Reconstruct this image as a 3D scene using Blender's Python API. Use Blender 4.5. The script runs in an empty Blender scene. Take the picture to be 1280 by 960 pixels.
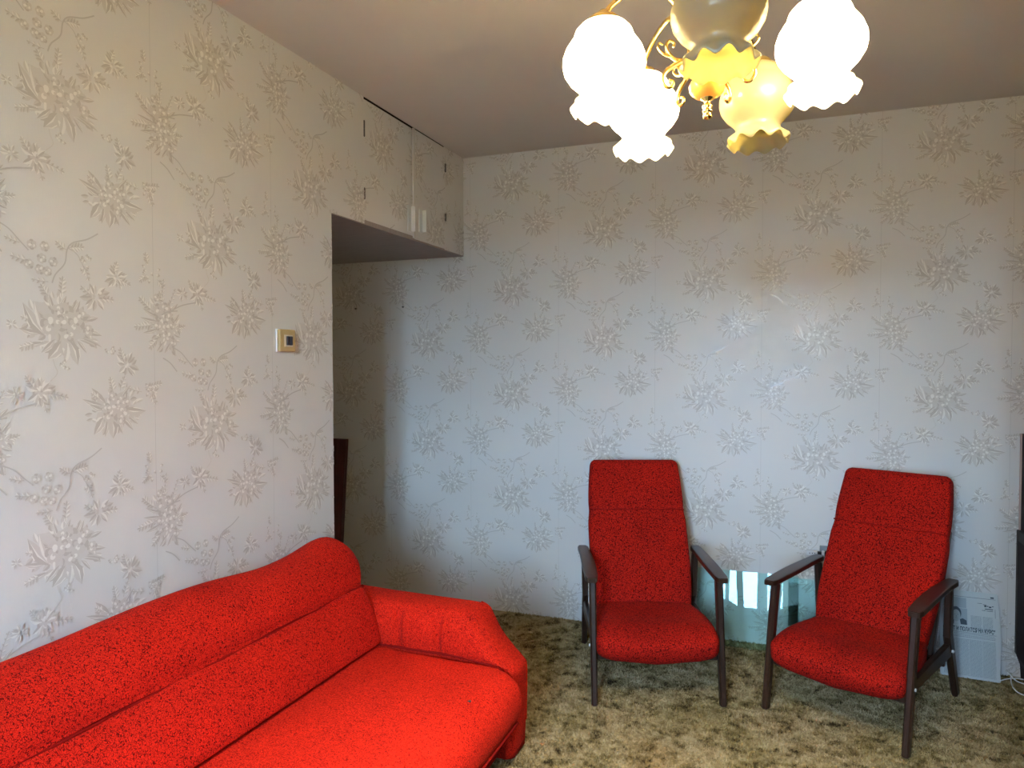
import bpy, bmesh, math, random
import numpy as np
from mathutils import Vector, Matrix, noise
PI = math.pi
S = bpy.context.scene
COL = S.collection

# ------------------------------------------------------------------ camera
cam_d = bpy.data.cameras.new('camera'); cam = bpy.data.objects.new('camera', cam_d); COL.objects.link(cam)
cam_d.sensor_width = 36; cam_d.lens = 25.705; cam_d.clip_start = 0.02
RR = ((0.93378116, 0.3578399, -0.0018292), (0.00818308, -0.02646353, -0.99961629), (-0.357751, 0.93340789, -0.02763938))
cam.matrix_world = Matrix(((RR[0][0], -RR[1][0], -RR[2][0], 1.70896), (RR[0][1], -RR[1][1], -RR[2][1], -3.71201),
                           (RR[0][2], -RR[1][2], -RR[2][2], 1.36330), (0, 0, 0, 1)))
S.camera = cam

# ------------------------------------------------------------------ world, lights, exposure
W = bpy.data.worlds.new('world'); S.world = W; W.use_nodes = True
nt = W.node_tree; nt.nodes.clear()
tc = nt.nodes.new('ShaderNodeTexCoord'); sx = nt.nodes.new('ShaderNodeSeparateXYZ'); rp = nt.nodes.new('ShaderNodeValToRGB')
bg = nt.nodes.new('ShaderNodeBackground'); wo = nt.nodes.new('ShaderNodeOutputWorld')
nt.links.new(tc.outputs['Generated'], sx.inputs[0]); nt.links.new(sx.outputs['Z'], rp.inputs[0])
nt.links.new(rp.outputs[0], bg.inputs[0]); nt.links.new(bg.outputs[0], wo.inputs[0])
cr = rp.color_ramp
cr.elements[0].position = 0.0; cr.elements[0].color = (0.05, 0.06, 0.06, 1)
cr.elements[1].position = 0.02; cr.elements[1].color = (0.46, 0.68, 1.0, 1)
e = cr.elements.new(0.16); e.color = (0.46, 0.67, 1.0, 1)
e = cr.elements.new(0.40); e.color = (0.47, 0.66, 1.0, 1)
SKY = 42.0
bg.inputs[1].default_value = SKY
BULB = 36.0
S.view_settings.view_transform = 'Standard'; S.view_settings.look = 'None'
S.view_settings.exposure = 1.36; S.view_settings.gamma = 1.0; S.view_settings.use_curve_mapping = False

ROOM_X, ROOM_Y, H = 2.95, -5.25, 2.5
WIN = (0.75, 2.45, 0.88, 2.25)                     # x0 x1 z0 z1 of the window opening
pl = bpy.data.lights.new('window_portal', 'AREA'); pl.shape = 'RECTANGLE'; pl.size = WIN[1]-WIN[0]; pl.size_y = WIN[3]-WIN[2]
pl.cycles.is_portal = True
po = bpy.data.objects.new('window_portal', pl); COL.objects.link(po)
po.location = ((WIN[0]+WIN[1])/2, ROOM_Y-0.02, (WIN[2]+WIN[3])/2); po.rotation_euler = (PI/2, 0, 0)

# ------------------------------------------------------------------ helpers
def tag(o, label=None, cat=None, group=None, kind=None):
    if label: o['label'] = label
    if cat: o['category'] = cat
    if group: o['group'] = group
    if kind: o['kind'] = kind
    return o
def empty(name, loc=(0, 0, 0), rz=0.0):
    o = bpy.data.objects.new(name, None); COL.objects.link(o); o.location = loc; o.rotation_euler = (0, 0, rz)
    o.empty_display_size = 0.1
    return o
def link_mesh(name, me, mat=None, parent=None, smooth=False):
    o = bpy.data.objects.new(name, me); COL.objects.link(o)
    if mat is not None:
        for m in (mat if isinstance(mat, (list, tuple)) else [mat]): me.materials.append(m)
    if parent: o.parent = parent
    if smooth: me.polygons.foreach_set('use_smooth', [True]*len(me.polygons))
    return o
def obj(name, bm, mat=None, parent=None, smooth=False, normals=True):
    if normals: bmesh.ops.recalc_face_normals(bm, faces=bm.faces)
    me = bpy.data.meshes.new(name); bm.to_mesh(me); bm.free()
    return link_mesh(name, me, mat, parent, smooth)
def box(bm, x0, x1, y0, y1, z0, z1, bev=0.0, seg=2, M=None):
    r = bmesh.ops.create_cube(bm, size=1.0); vs = r['verts']
    for v in vs:
        v.co = Vector((x0+(v.co.x+.5)*(x1-x0), y0+(v.co.y+.5)*(y1-y0), z0+(v.co.z+.5)*(z1-z0)))
    if bev > 0:
        es = list({e for v in vs for e in v.link_edges})
        rb = bmesh.ops.bevel(bm, geom=es, offset=bev, segments=seg, affect='EDGES', profile=0.5)
        vs = list({v for f in rb['faces'] for v in f.verts} | {v for v in vs if v.is_valid})
    if M is not None:
        for v in vs: v.co = M @ v.co
    return vs
def boxobj(name, dims, mat, parent=None, bev=0.0, smooth=False):
    bm = bmesh.new(); box(bm, *dims, bev=bev); return obj(name, bm, mat, parent, smooth)
def loft(bm, loops, cap=True, closed=True):
    rings = [[bm.verts.new(p) for p in L] for L in loops]
    n = len(rings[0])
    for a, b in zip(rings, rings[1:]):
        for i in range(n if closed else n-1):
            j = (i+1) % n
            bm.faces.new((a[i], a[j], b[j], b[i]))
    if cap:
        bm.faces.new(rings[0][::-1]); bm.faces.new(rings[-1])
    return rings
def lathe(bm, prof, center=(0, 0, 0), n=24, cap=True):
    cx, cy, cz = center
    loops = [[(cx+r*math.cos(2*PI*i/n), cy+r*math.sin(2*PI*i/n), cz+z) for i in range(n)] for r, z in prof]
    return loft(bm, loops, cap)
def catmull(pts, n=8):
    P = [Vector(p) for p in pts]; out = []
    for i in range(len(P)-1):
        p0 = P[max(i-1, 0)]; p1 = P[i]; p2 = P[i+1]; p3 = P[min(i+2, len(P)-1)]
        for k in range(n):
            t = k/n
            out.append(0.5*((2*p1)+(p2-p0)*t+(2*p0-5*p1+4*p2-p3)*t*t+(3*p1-p0-3*p2+p3)*t**3))
    out.append(P[-1]); return out
def tube(bm, pts, r, n=8, taper=None):
    pts = [Vector(p) for p in pts]; loops = []; prev = None
    for i, p in enumerate(pts):
        d = (pts[min(i+1, len(pts)-1)]-pts[max(i-1, 0)])
        if d.length < 1e-9: d = Vector((0, 0, 1))
        d.normalize()
        if prev is None:
            a = d.orthogonal().normalized()
        else:
            a = (prev-d*prev.dot(d))
            a = a.normalized() if a.length > 1e-6 else d.orthogonal().normalized()
        prev = a; b = d.cross(a); rr = r if taper is None else r*taper(i/(len(pts)-1))
        loops.append([p+a*rr*math.cos(2*PI*k/n)+b*rr*math.sin(2*PI*k/n) for k in range(n)])
    loft(bm, loops)
def bar(bm, a, b, w0, d0, w1, d1, bev=0.004, up=(0, 1, 0)):
    """tapered rectangular bar from a to b, widths w (x) and d (y-ish)"""
    a = Vector(a); b = Vector(b); d = (b-a).normalized(); y = Vector(up)-d*Vector(up).dot(d); y.normalize(); x = y.cross(d)
    loops = []
    L = (b-a).length
    for t, s in ((0, .8), (min(.06, bev/L), 1), (1-min(.06, bev/L), 1), (1, .8)):
        p = a.lerp(b, t); w = (w0+(w1-w0)*t)/2*s; h = (d0+(d1-d0)*t)/2*s; c = min(w, h)*.45
        ring = []
        for sx_, sy_ in ((1, 1), (-1, 1), (-1, -1), (1, -1)):
            pa = p+x*sx_*(w)+y*sy_*(h-c); pb = p+x*sx_*(w-c)+y*sy_*h
            ring += [pa, pb] if sx_*sy_ > 0 else [pb, pa]
        loops.append(ring)
    loft(bm, loops)
def se(c, e): return math.copysign(abs(c)**e, c)

# ------------------------------------------------------------------ materials
def new_mat(name):
    m = bpy.data.materials.new(name); m.use_nodes = True
    n = m.node_tree; p = n.nodes['Principled BSDF']
    return m, n, p
def flat(name, col, rough=.5, metal=0, spec=.5, emit=None, es=0):
    m, n, p = new_mat(name)
    p.inputs['Base Color'].default_value = (*col, 1); p.inputs['Roughness'].default_value = rough
    p.inputs['Metallic'].default_value = metal; p.inputs['Specular IOR Level'].default_value = spec
    if emit: p.inputs['Emission Color'].default_value = (*emit, 1); p.inputs['Emission Strength'].default_value = es
    return m
def N(n, t, **k):
    x = n.nodes.new(t)
    for a, b in k.items(): setattr(x, a, b)
    return x
def ramp(n, fac, stops):
    r = N(n, 'ShaderNodeValToRGB'); n.links.new(fac, r.inputs[0]); c = r.color_ramp
    while len(c.elements) < len(stops): c.elements.new(.5)
    for e_, (p, col) in zip(c.elements, stops): e_.position = p; e_.color = (*col, 1)
    return r
def texco(n, scale=(1, 1, 1), out='Object'):
    t = N(n, 'ShaderNodeTexCoord'); mp = N(n, 'ShaderNodeMapping'); mp.inputs['Scale'].default_value = scale
    n.links.new(t.outputs[out], mp.inputs[0]); return mp.outputs[0]
def bump(n, p, h, strength=.3, dist=.002):
    b = N(n, 'ShaderNodeBump'); b.inputs['Strength'].default_value = strength; b.inputs['Distance'].default_value = dist
    n.links.new(h, b.inputs['Height']); n.links.new(b.outputs[0], p.inputs['Normal'])

def fabric(name, bright, dark, cell=130, lo=.05, hi=.16, bumpd=.0015):
    m, n, p = new_mat(name)
    co = texco(n)
    nz = N(n, 'ShaderNodeTexNoise'); nz.inputs['Scale'].default_value = 60; nz.inputs['Detail'].default_value = 2
    n.links.new(co, nz.inputs['Vector'])
    mx = N(n, 'ShaderNodeMix', data_type='RGBA', blend_type='LINEAR_LIGHT'); mx.inputs['Factor'].default_value = .012
    n.links.new(co, mx.inputs['A']); n.links.new(nz.outputs['Color'], mx.inputs['B'])
    vo = N(n, 'ShaderNodeTexVoronoi', feature='DISTANCE_TO_EDGE'); vo.inputs['Scale'].default_value = cell
    n.links.new(mx.outputs['Result'], vo.inputs['Vector'])
    nb = N(n, 'ShaderNodeTexNoise'); nb.inputs['Scale'].default_value = 170; n.links.new(co, nb.inputs['Vector'])
    mu = N(n, 'ShaderNodeMath', operation='MULTIPLY_ADD'); mu.inputs[1].default_value = .35; mu.inputs[2].default_value = -.15
    n.links.new(nb.outputs['Fac'], mu.inputs[0])
    ad = N(n, 'ShaderNodeMath', operation='ADD'); n.links.new(vo.outputs['Distance'], ad.inputs[0]); n.links.new(mu.outputs[0], ad.inputs[1])
    r = ramp(n, ad.outputs[0], [(lo, dark), (hi, bright)])
    # wear: broad blotches
    wb = N(n, 'ShaderNodeTexNoise'); wb.inputs['Scale'].default_value = 5; wb.inputs['Detail'].default_value = 4; n.links.new(co, wb.inputs['Vector'])
    wr = ramp(n, wb.outputs['Fac'], [(.3, (.82, .82, .82)), (.7, (1, 1, 1))])
    m2 = N(n, 'ShaderNodeMix', data_type='RGBA', blend_type='MULTIPLY'); m2.inputs['Factor'].default_value = 1
    n.links.new(r.outputs[0], m2.inputs['A']); n.links.new(wr.outputs[0], m2.inputs['B'])
    n.links.new(m2.outputs['Result'], p.inputs['Base Color'])
    p.inputs['Roughness'].default_value = .9; p.inputs['Specular IOR Level'].default_value = .08
    p.inputs['Sheen Weight'].default_value = .02; p.inputs['Sheen Tint'].default_value = (1, .25, .15, 1)
    bump(n, p, ad.outputs[0], .6, bumpd)
    return m
def wood(name, c0, c1, rough=.35, scale=(30, 3, 3), spec=.5):
    m, n, p = new_mat(name); co = texco(n, scale)
    nz = N(n, 'ShaderNodeTexNoise'); nz.inputs['Scale'].default_value = 3; nz.inputs['Detail'].default_value = 6; nz.inputs['Distortion'].default_value = .6
    n.links.new(co, nz.inputs['Vector'])
    r = ramp(n, nz.outputs['Fac'], [(.3, c0), (.7, c1)]); n.links.new(r.outputs[0], p.inputs['Base Color'])
    p.inputs['Roughness'].default_value = rough; p.inputs['Specular IOR Level'].default_value = spec
    bump(n, p, nz.outputs['Fac'], .1, .001); return m

def paper(name, c0, c1, rough, spec):
    m, n, p = new_mat(name)
    co = texco(n, out='Object')
    nz = N(n, 'ShaderNodeTexNoise'); nz.inputs['Scale'].default_value = 2.2; nz.inputs['Detail'].default_value = 3; n.links.new(co, nz.inputs['Vector'])
    r = ramp(n, nz.outputs['Fac'], [(.3, c0), (.7, c1)]); n.links.new(r.outputs[0], p.inputs['Base Color'])
    p.inputs['Roughness'].default_value = rough; p.inputs['Specular IOR Level'].default_value = spec
    mp = texco(n, (260, 260, 40)); n2 = N(n, 'ShaderNodeTexNoise'); n2.inputs['Scale'].default_value = 1.0; n2.inputs['Detail'].default_value = 2
    n.links.new(mp, n2.inputs['Vector']); bump(n, p, n2.outputs['Fac'], .25, .0008)
    return m
M_paper = paper('wallpaper_ground', (.655, .64, .60), (.685, .67, .63), .42, .5)
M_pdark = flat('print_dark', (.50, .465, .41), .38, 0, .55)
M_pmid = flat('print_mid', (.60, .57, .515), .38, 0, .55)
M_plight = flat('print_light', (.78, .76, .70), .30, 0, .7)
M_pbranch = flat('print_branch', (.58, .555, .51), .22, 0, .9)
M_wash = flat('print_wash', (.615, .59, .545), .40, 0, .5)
M_seam = flat('wallpaper_seam', (.50, .48, .45), .6)
M_ceil = paper('ceiling_paint', (.62, .60, .565), (.645, .625, .59), .8, .15)
M_plain = paper('plain_wallpaper', (.60, .57, .53), (.64, .61, .57), .6, .3)
M_red_sofa = fabric('red_sofa_weave', (.72, .024, .009), (.24, .005, .003), 200, .05, .17)
M_red_sofa_back = fabric('red_sofa_back_weave', (.68, .018, .008), (.12, .003, .002), 205, .055, .16)
M_red_dark = flat('dark_red_seam', (.22, .008, .006), .95, 0, .03)
M_red_chair = fabric('red_chair_weave', (.47, .014, .007), (.075, .002, .002), 150, .05, .16)
M_dwood = wood('dark_varnished_wood', (.016, .008, .004), (.045, .021, .012), .34)
M_board = wood('red_brown_board', (.04, .006, .004), (.085, .013, .008), .3)
M_cab = wood('dark_cabinet_wood', (.012, .003, .0025), (.026, .007, .005), .6, spec=.15)
M_cabedge = wood('greyed_edge_wood', (.035, .028, .022), (.06, .048, .036), .6, spec=.2)
M_soff = wood('worn_grey_board', (.30, .255, .22), (.36, .31, .27), .6, (3, 25, 3))
M_gold = flat('polished_brass', (.86, .60, .20), .18, 1)
M_steel = flat('scratched_aluminium', (.66, .67, .64), .4, .1)
M_black = flat('black_plastic', (.012, .010, .010), .4)
M_white = flat('white_plastic', (.80, .82, .82), .35)
M_ivory = flat('yellowed_ivory_plastic', (.50, .36, .15), .4)
M_gap_shade = flat('painted_gap_shade', (.02, .014, .009), .9, 0, .05)  # near-black colour carrying the shade inside the cupboard gaps
M_news = paper('newsprint', (.50, .54, .52), (.55, .58, .55), .9, .1)
M_ink = flat('newspaper_ink', (.05, .07, .08), .8)
M_inkg = flat('newspaper_grey', (.24, .28, .29), .9)
M_inkl = flat('newspaper_halftone', (.34, .39, .40), .9)
M_socket = flat('grey_socket_plastic', (.22, .25, .26), .5)
M_frame = flat('white_window_paint', (.75, .75, .72), .4)
M_nail = flat('nail_steel', (.08, .07, .06), .5)

# carpet
def carpet_mat(name, tuft):
    m, n, p = new_mat(name); co = texco(n)
    a = N(n, 'ShaderNodeTexNoise'); a.inputs['Scale'].default_value = 14; a.inputs['Detail'].default_value = 7; a.inputs['Roughness'].default_value = .72; a.inputs['Distortion'].default_value = .5
    n.links.new(co, a.inputs['Vector'])
    b = N(n, 'ShaderNodeTexNoise'); b.inputs['Scale'].default_value = 45; b.inputs['Detail'].default_value = 5; b.inputs['Roughness'].default_value = .7
    n.links.new(co, b.inputs['Vector'])
    ad = N(n, 'ShaderNodeMath', operation='MULTIPLY_ADD'); ad.inputs[1].default_value = .42
    n.links.new(b.outputs['Fac'], ad.inputs[0]); n.links.new(a.outputs['Fac'], ad.inputs[2])
    r = ramp(n, ad.outputs[0], [(.50, (.024, .017, .010)), (.57, (.085, .060, .028)), (.63, (.22, .165, .072)), (.73, (.38, .295, .155)), (.90, (.52, .43, .26))])
    c = N(n, 'ShaderNodeTexNoise'); c.inputs['Scale'].default_value = 3.0; c.inputs['Detail'].default_value = 3; n.links.new(co, c.inputs['Vector'])
    cr_ = ramp(n, c.outputs['Fac'], [(.38, (.80, .80, .66)), (.56, (1, 1, 1)), (.72, (.97, .86, .74))])
    mx = N(n, 'ShaderNodeMix', data_type='RGBA', blend_type='MULTIPLY'); mx.inputs['Factor'].default_value = .8
    n.links.new(r.outputs[0], mx.inputs['A']); n.links.new(cr_.outputs[0], mx.inputs['B'])
    n.links.new(mx.outputs['Result'], p.inputs['Base Color'])
    p.inputs['Roughness'].default_value = 1; p.inputs['Specular IOR Level'].default_value = .05
    return m
M_carpet = carpet_mat('mottled_carpet', False)

# ------------------------------------------------------------------ room shell
def plane_wall(name, pts_list, mat):
    bm = bmesh.new()
    for pts in pts_list:
        bm.faces.new([bm.verts.new(p) for p in pts])
    o = obj(name, bm, mat, normals=False); tag(o, kind='structure'); return o
NX = -1.25            # niche depth
EY, SOFF = -1.248, 1.963
floor = boxobj('floor', (NX-.1, ROOM_X+.1, ROOM_Y-.1, 0.1, -.1, 0), M_carpet); tag(floor, 'mottled beige and olive brown carpet', kind='structure')
ceil = boxobj('ceiling', (NX-.1, ROOM_X+.1, ROOM_Y-.1, 0.1, H, H+.1), M_ceil); tag(ceil, kind='structure')
wb_ = boxobj('wall_back', (NX-.1, ROOM_X+.1, 0, .1, 0, H), M_paper); tag(wb_, kind='structure')
wl = boxobj('wall_left', (-.10, 0, ROOM_Y, EY, 0, H), M_paper); tag(wl, kind='structure')
wn = boxobj('wall_niche', (NX-.1, NX, EY-.3, 0, 0, SOFF), M_plain); tag(wn, kind='structure')
wn2 = boxobj('wall_niche_side', (NX, -.10, EY-.1, EY, 0, SOFF), M_plain); tag(wn2, kind='structure')
wr = boxobj('wall_right', (ROOM_X, ROOM_X+.1, ROOM_Y, 0, 0, H), M_plain); tag(wr, kind='structure')
bm = bmesh.new()
x0, x1, z0, z1 = WIN
box(bm, -.1, x0, ROOM_Y-.1, ROOM_Y, 0, H); box(bm, x1, ROOM_X, ROOM_Y-.1, ROOM_Y, 0, H)
box(bm, x0, x1, ROOM_Y-.1, ROOM_Y, 0, z0); box(bm, x0, x1, ROOM_Y-.1, ROOM_Y, z1, H)
tag(obj('wall_front', bm, M_plain), kind='structure')

# window behind the camera
win = empty('window_1', ((x0+x1)/2, ROOM_Y-.05, z0)); tag(win, kind='structure')
def rel(o_, parent): o_.location = -parent.location; return o_
bm = bmesh.new(); t = .05
for a in ((x0, x0+t, z0, z1), (x1-t, x1, z0, z1), (x0, x1, z0, z0+t), (x0, x1, z1-t, z1), (1.00, 1.045, z0, z1)):
    box(bm, a[0], a[1], ROOM_Y-.075, ROOM_Y-.025, a[2], a[3], bev=.004)
rel(obj('window_frame', bm, M_frame, win), win)
bm = bmesh.new(); box(bm, x0-.05, x1+.05, ROOM_Y-.02, ROOM_Y+.18, z0-.03, z0-.002, bev=.004); rel(obj('window_sill', bm, M_frame, win), win)
gm, n, p = new_mat('window_glass'); n.nodes.remove(p)
tr = N(n, 'ShaderNodeBsdfTransparent'); n.links.new(tr.outputs[0], n.nodes['Material Output'].inputs[0]); tr.inputs[0].default_value = (.96, .98, .97, 1)
gl = N(n, 'ShaderNodeBsdfGlossy'); gl.inputs['Roughness'].default_value = .02; mxs = N(n, 'ShaderNodeMixShader'); mxs.inputs[0].default_value = .05
n.links.new(tr.outputs[0], mxs.inputs[1]); n.links.new(gl.outputs[0], mxs.inputs[2]); n.links.new(mxs.outputs[0], n.nodes['Material Output'].inputs[0])
for a in ((x0+t, 1.00), (1.045, x1-t)):
    bm = bmesh.new(); box(bm, a[0], a[1], ROOM_Y-.053, ROOM_Y-.047, z0+t, z1-t); rel(obj('pane', bm, gm, win), win)

# unseen drapes added to shape window light and its reflections, leaving two gaps
tm, n, p = new_mat('drape_cloth'); n.nodes.remove(p)
tl = N(n, 'ShaderNodeBsdfTranslucent'); df = N(n, 'ShaderNodeBsdfDiffuse'); tl.inputs[0].default_value = (.45, .42, .36, 1); df.inputs[0].default_value = (.55, .50, .42, 1)
m2 = N(n, 'ShaderNodeMixShader'); m2.inputs[0].default_value = .72
n.links.new(tl.outputs[0], m2.inputs[1]); n.links.new(df.outputs[0], m2.inputs[2]); n.links.new(m2.outputs[0], n.nodes['Material Output'].inputs[0])
def added_curtain(xa_b, xb_b, xa_t, xb_t, label):
    bm = bmesh.new(); K = 90; rows = []
    for zi in range(13):
        tz = zi/12; z = .12+tz*2.26; row = []
        s = min(1, max(0, (z-.9)/.5))
        a = xa_b+(xa_t-xa_b)*s; b = xb_b+(xb_t-xb_b)*s
        for k in range(K+1):
            u = k/K; row.append(bm.verts.new((a+(b-a)*u, ROOM_Y+.14+.022*math.sin(u*2*PI*9+tz*.6), z)))
        rows.append(row)
    for r0, r1 in zip(rows, rows[1:]):
        for k in range(K): bm.faces.new((r0[k], r0[k+1], r1[k+1], r1[k]))
    o = obj('added_curtain', bm, tm, smooth=True); tag(o, label, 'added_curtain'); return o
added_curtain(1.63, 2.85, 1.63, 2.85, 'wide unseen beige drape added to hold back window light on the right')
added_curtain(1.36, 1.47, 1.36, 1.47, 'narrow unseen beige drape added to split the window light into two gaps')
added_curtain(.3, .93, .3, 1.06, 'unseen beige drape added to shape the window light at the left')
bm = bmesh.new(); tube(bm, [(.2, ROOM_Y+.14, 2.4), (2.9, ROOM_Y+.14, 2.4)], .012)
for x in (.3, 2.9): box(bm, x-.01, x+.01, ROOM_Y+.0, ROOM_Y+.14, 2.39, 2.41)
tag(obj('curtain_rail', bm, M_frame), 'thin white rail carrying the added drapes above the window', 'rail')

# ------------------------------------------------------------------ wallpaper print (relief motifs, tile 0.51 x 0.565 half drop)
rnd = random.Random(5)
EL = []                                           # (polygon [(u,v)], tone)  tone 0 dark 1 mid 2 light 3 branch
def leaf(bu, bv, tu, tv, w, tone=(0, 1), hl=True, bend=.12):
    dx, dy = tu-bu, tv-bv; L = math.hypot(dx, dy); ux, uy = dx/L, dy/L; nx, ny = -uy, ux
    def pt(s, o): o += bend*L*math.sin(PI*s)*.5; return (bu+ux*L*s+nx*o, bv+uy*L*s+ny*o)
    h = w/2
    up = [pt(.0, 0), pt(.18, h*.62), pt(.42, h), pt(.7, h*.78), pt(1, 0)]
    dn = [pt(.0, 0), pt(.18, -h*.62), pt(.42, -h), pt(.7, -h*.78), pt(1, 0)]
    mid = [pt(.7, 0), pt(.42, 0), pt(.18, 0)]
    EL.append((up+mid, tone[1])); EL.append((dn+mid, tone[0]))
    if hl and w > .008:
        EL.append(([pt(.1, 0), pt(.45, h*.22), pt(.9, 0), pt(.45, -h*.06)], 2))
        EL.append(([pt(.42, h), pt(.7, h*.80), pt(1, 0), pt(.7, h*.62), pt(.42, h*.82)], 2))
def petal(u, v, ang, L, w, tone):
    P = []
    for s, o in ((0, 0), (.3, .38), (.65, .5), (.92, .3), (1, 0), (.92, -.3), (.65, -.5), (.3, -.38)):
        P.append((u+math.cos(ang)*L*s-math.sin(ang)*w*o, v+math.sin(ang)*L*s+math.cos(ang)*w*o))
    EL.append((P, tone))
def rose(u, v, r, a0=0):
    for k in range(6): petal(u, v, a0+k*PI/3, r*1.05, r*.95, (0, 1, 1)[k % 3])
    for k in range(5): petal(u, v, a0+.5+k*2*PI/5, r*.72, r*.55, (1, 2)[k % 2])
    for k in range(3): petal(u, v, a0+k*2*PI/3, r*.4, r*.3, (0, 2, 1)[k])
def stem(pts, w, tone=1):
    P = catmull([(a, b, 0) for a, b in pts], 5)
    for i in range(len(P)-1):
        a, b = P[i], P[i+1]; d = (b-a).normalized(); nn = Vector((-d.y, d.x, 0))*w/2
        EL.append(([(a-nn)[:2], (b-nn)[:2], (b+nn)[:2], (a+nn)[:2]], tone))
def sprig(u, v, ang, L, n=4, s=.014, tone=(0, 1)):
    L *= 1.15; s *= 1.25
    c, q = math.cos(ang), math.sin(ang)
    stem([(u, v), (u+c*L*.5-q*L*.05, v+q*L*.5+c*L*.05), (u+c*L, v+q*L)], .0013, 0)
    for k in range(n):
        t_ = .25+.75*k/max(1, n-1); px, py = u+c*L*t_, v+q*L*t_
        for sg in (1, -1):
            a = ang+sg*(.75+.25*rnd.random()); l = s*(1.1-.35*t_)*(.8+.4*rnd.random())
            leaf(px, py, px+math.cos(a)*l, py+math.sin(a)*l, l*.52, tone if sg > 0 else (tone[1], 2), hl=False)
    leaf(u+c*L, v+q*L, u+c*(L+s*.8), v+q*(L+s*.8), s*.35, tone, hl=False)
def bunch(u, v, r, n=7):
    r *= 1.12; n += 3; fill(u, v, r*.5, r*.5, 6, r*.55)
    for k in range(n):
        a = k*2*PI/n+rnd.random()*.7; l = r*(.7+.5*rnd.random())
        leaf(u+math.cos(a)*l*.2, v+math.sin(a)*l*.2, u+math.cos(a)*l, v+math.sin(a)*l, l*.36, ((0, 1), (0, 2), (1, 2))[k % 3], hl=False)
    for k in range(4):
        a = rnd.random()*6.28; q = r*.35*rnd.random()
        petal(u+math.cos(a)*q, v+math.sin(a)*q, rnd.random()*6, r*.25, r*.2, (2, 1)[k % 2])
def dots(u, v, r, n=6):
    for k in range(n):
        a = rnd.random()*6.28; q = r*math.sqrt(rnd.random())
        for j in range(4): petal(u+math.cos(a)*q, v+math.sin(a)*q, j*PI/2+a, .0055, .005, (0, 1, 2, 1)[j])
def wash(u, v, ru, rv, rot=0, seed=0):
    P = []
    for k in range(28):
        a = 2*PI*k/28; q = 1+.22*math.sin(5*a+seed)+.13*math.sin(11*a+seed*2); x_, y_ = ru*q*math.cos(a), rv*q*math.sin(a)
        P.append((u+x_*math.cos(rot)-y_*math.sin(rot), v+x_*math.sin(rot)+y_*math.cos(rot)))
    c = (u, v)
    for i in range(28): EL.append(([c, P[i], P[(i+1) % 28]], 4))
def fill(u, v, ru, rv, n, s, rot=0):
    for k in range(n):
        a = rnd.random()*6.283; q = math.sqrt(rnd.random()); x_, y_ = ru*q*math.cos(a), rv*q*math.sin(a)
        px, py = u+x_*math.cos(rot)-y_*math.sin(rot), v+x_*math.sin(rot)+y_*math.cos(rot)
        d = math.atan2(py-v, px-u)+rnd.uniform(-.9, .9); l = s*rnd.uniform(.6, 1.2)
        leaf(px, py, px+math.cos(d)*l, py+math.sin(d)*l, l*rnd.uniform(.42, .62), ((0, 1), (1, 2), (1, 0), (2, 1))[k % 4], hl=False)
wash(0, 0, .078, .050, -.35, 1); wash(.155, -.225, .062, .042, 0, 2); wash(.325, .015, .036, .068, .35, 3)
fill(0, 0, .092, .060, 60, .026, -.35); fill(.155, -.225, .075, .05, 48, .024); fill(.325, .015, .045, .085, 60, .022, .35)
# --- M1, centre (0,0): big lily and rose bouquet
def A(X, Y): return ((X-300)*.00054, (500-Y)*.0005)
def AL(bx, by, tx, ty, w, tone=(0, 1), **k): leaf(*A(bx, by), *A(tx, ty), w*.0005, tone, **k)
for a in ((200, 545, 100, 525, 30), (215, 590, 115, 600, 28), (225, 470, 150, 460, 26), (430, 470, 495, 452, 30), (410, 530, 515, 545, 34),
          (400, 560, 515, 608, 16), (390, 570, 490, 612, 14), (380, 575, 430, 640, 22), (370, 450, 400, 370, 26), (300, 430, 330, 350, 26), (270, 440, 245, 350, 24)): AL(*a)
AL(225, 560, 120, 400, 62, (1, 0)); AL(230, 560, 175, 390, 26, (1, 2))
AL(300, 580, 232, 672, 66, (0, 1)); AL(340, 575, 382, 702, 62, (1, 0)); AL(330, 590, 312, 695, 34, (1, 2)); AL(270, 570, 200, 640, 30)
for x, y, r in ((250, 500, 44), (320, 440, 42), (375, 490, 40), (285, 430, 28), (400, 440, 26), (335, 545, 32), (440, 520, 24), (300, 490, 34)): rose(*A(x, y), r*.00062, x*.1)
sprig(*A(305, 360), 1.5, .035, 4, .014); sprig(*A(180, 590), 3.5, .03, 4, .012); sprig(*A(240, 360), 2.2, .02, 3, .012); sprig(*A(150, 480), 2.9, .012, 2, .01)
# --- M2: star of lily leaves
def B(X, Y): return (.155+(X-330)*.00088, -.225+(325-Y)*.00087)
def BL(bx, by, tx, ty, w, tone=(0, 1), **k): leaf(*B(bx, by), *B(tx, ty), w*.0009, tone, **k)
for a in ((295, 300, 247, 250, 24), (285, 305, 215, 282, 16), (285, 320, 240, 300, 16), (285, 340, 252, 392, 28), (350, 345, 392, 390, 18), (365, 310, 372, 235, 14), (345, 290, 385, 245, 12),
          (300, 345, 290, 402, 16), (330, 350, 352, 398, 16)): BL(*a)
BL(355, 320, 442, 330, 30, (1, 0), bend=-.15); BL(315, 350, 318, 410, 34, (1, 0)); BL(375, 345, 410, 372, 12)
for x, y, r in ((330, 310, 22), (355, 330, 20), (310, 335, 22), (340, 290, 16), (320, 280, 14), (365, 300, 15), (345, 350, 16), (300, 315, 15)): rose(*B(x, y), r*.00098, x*.1)
sprig(*B(322, 268), 1.8, .03, 4, .012); sprig(*B(345, 262), 1.2, .028, 3, .012); sprig(*B(275, 285), 2.6, .02, 3, .010)
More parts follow.
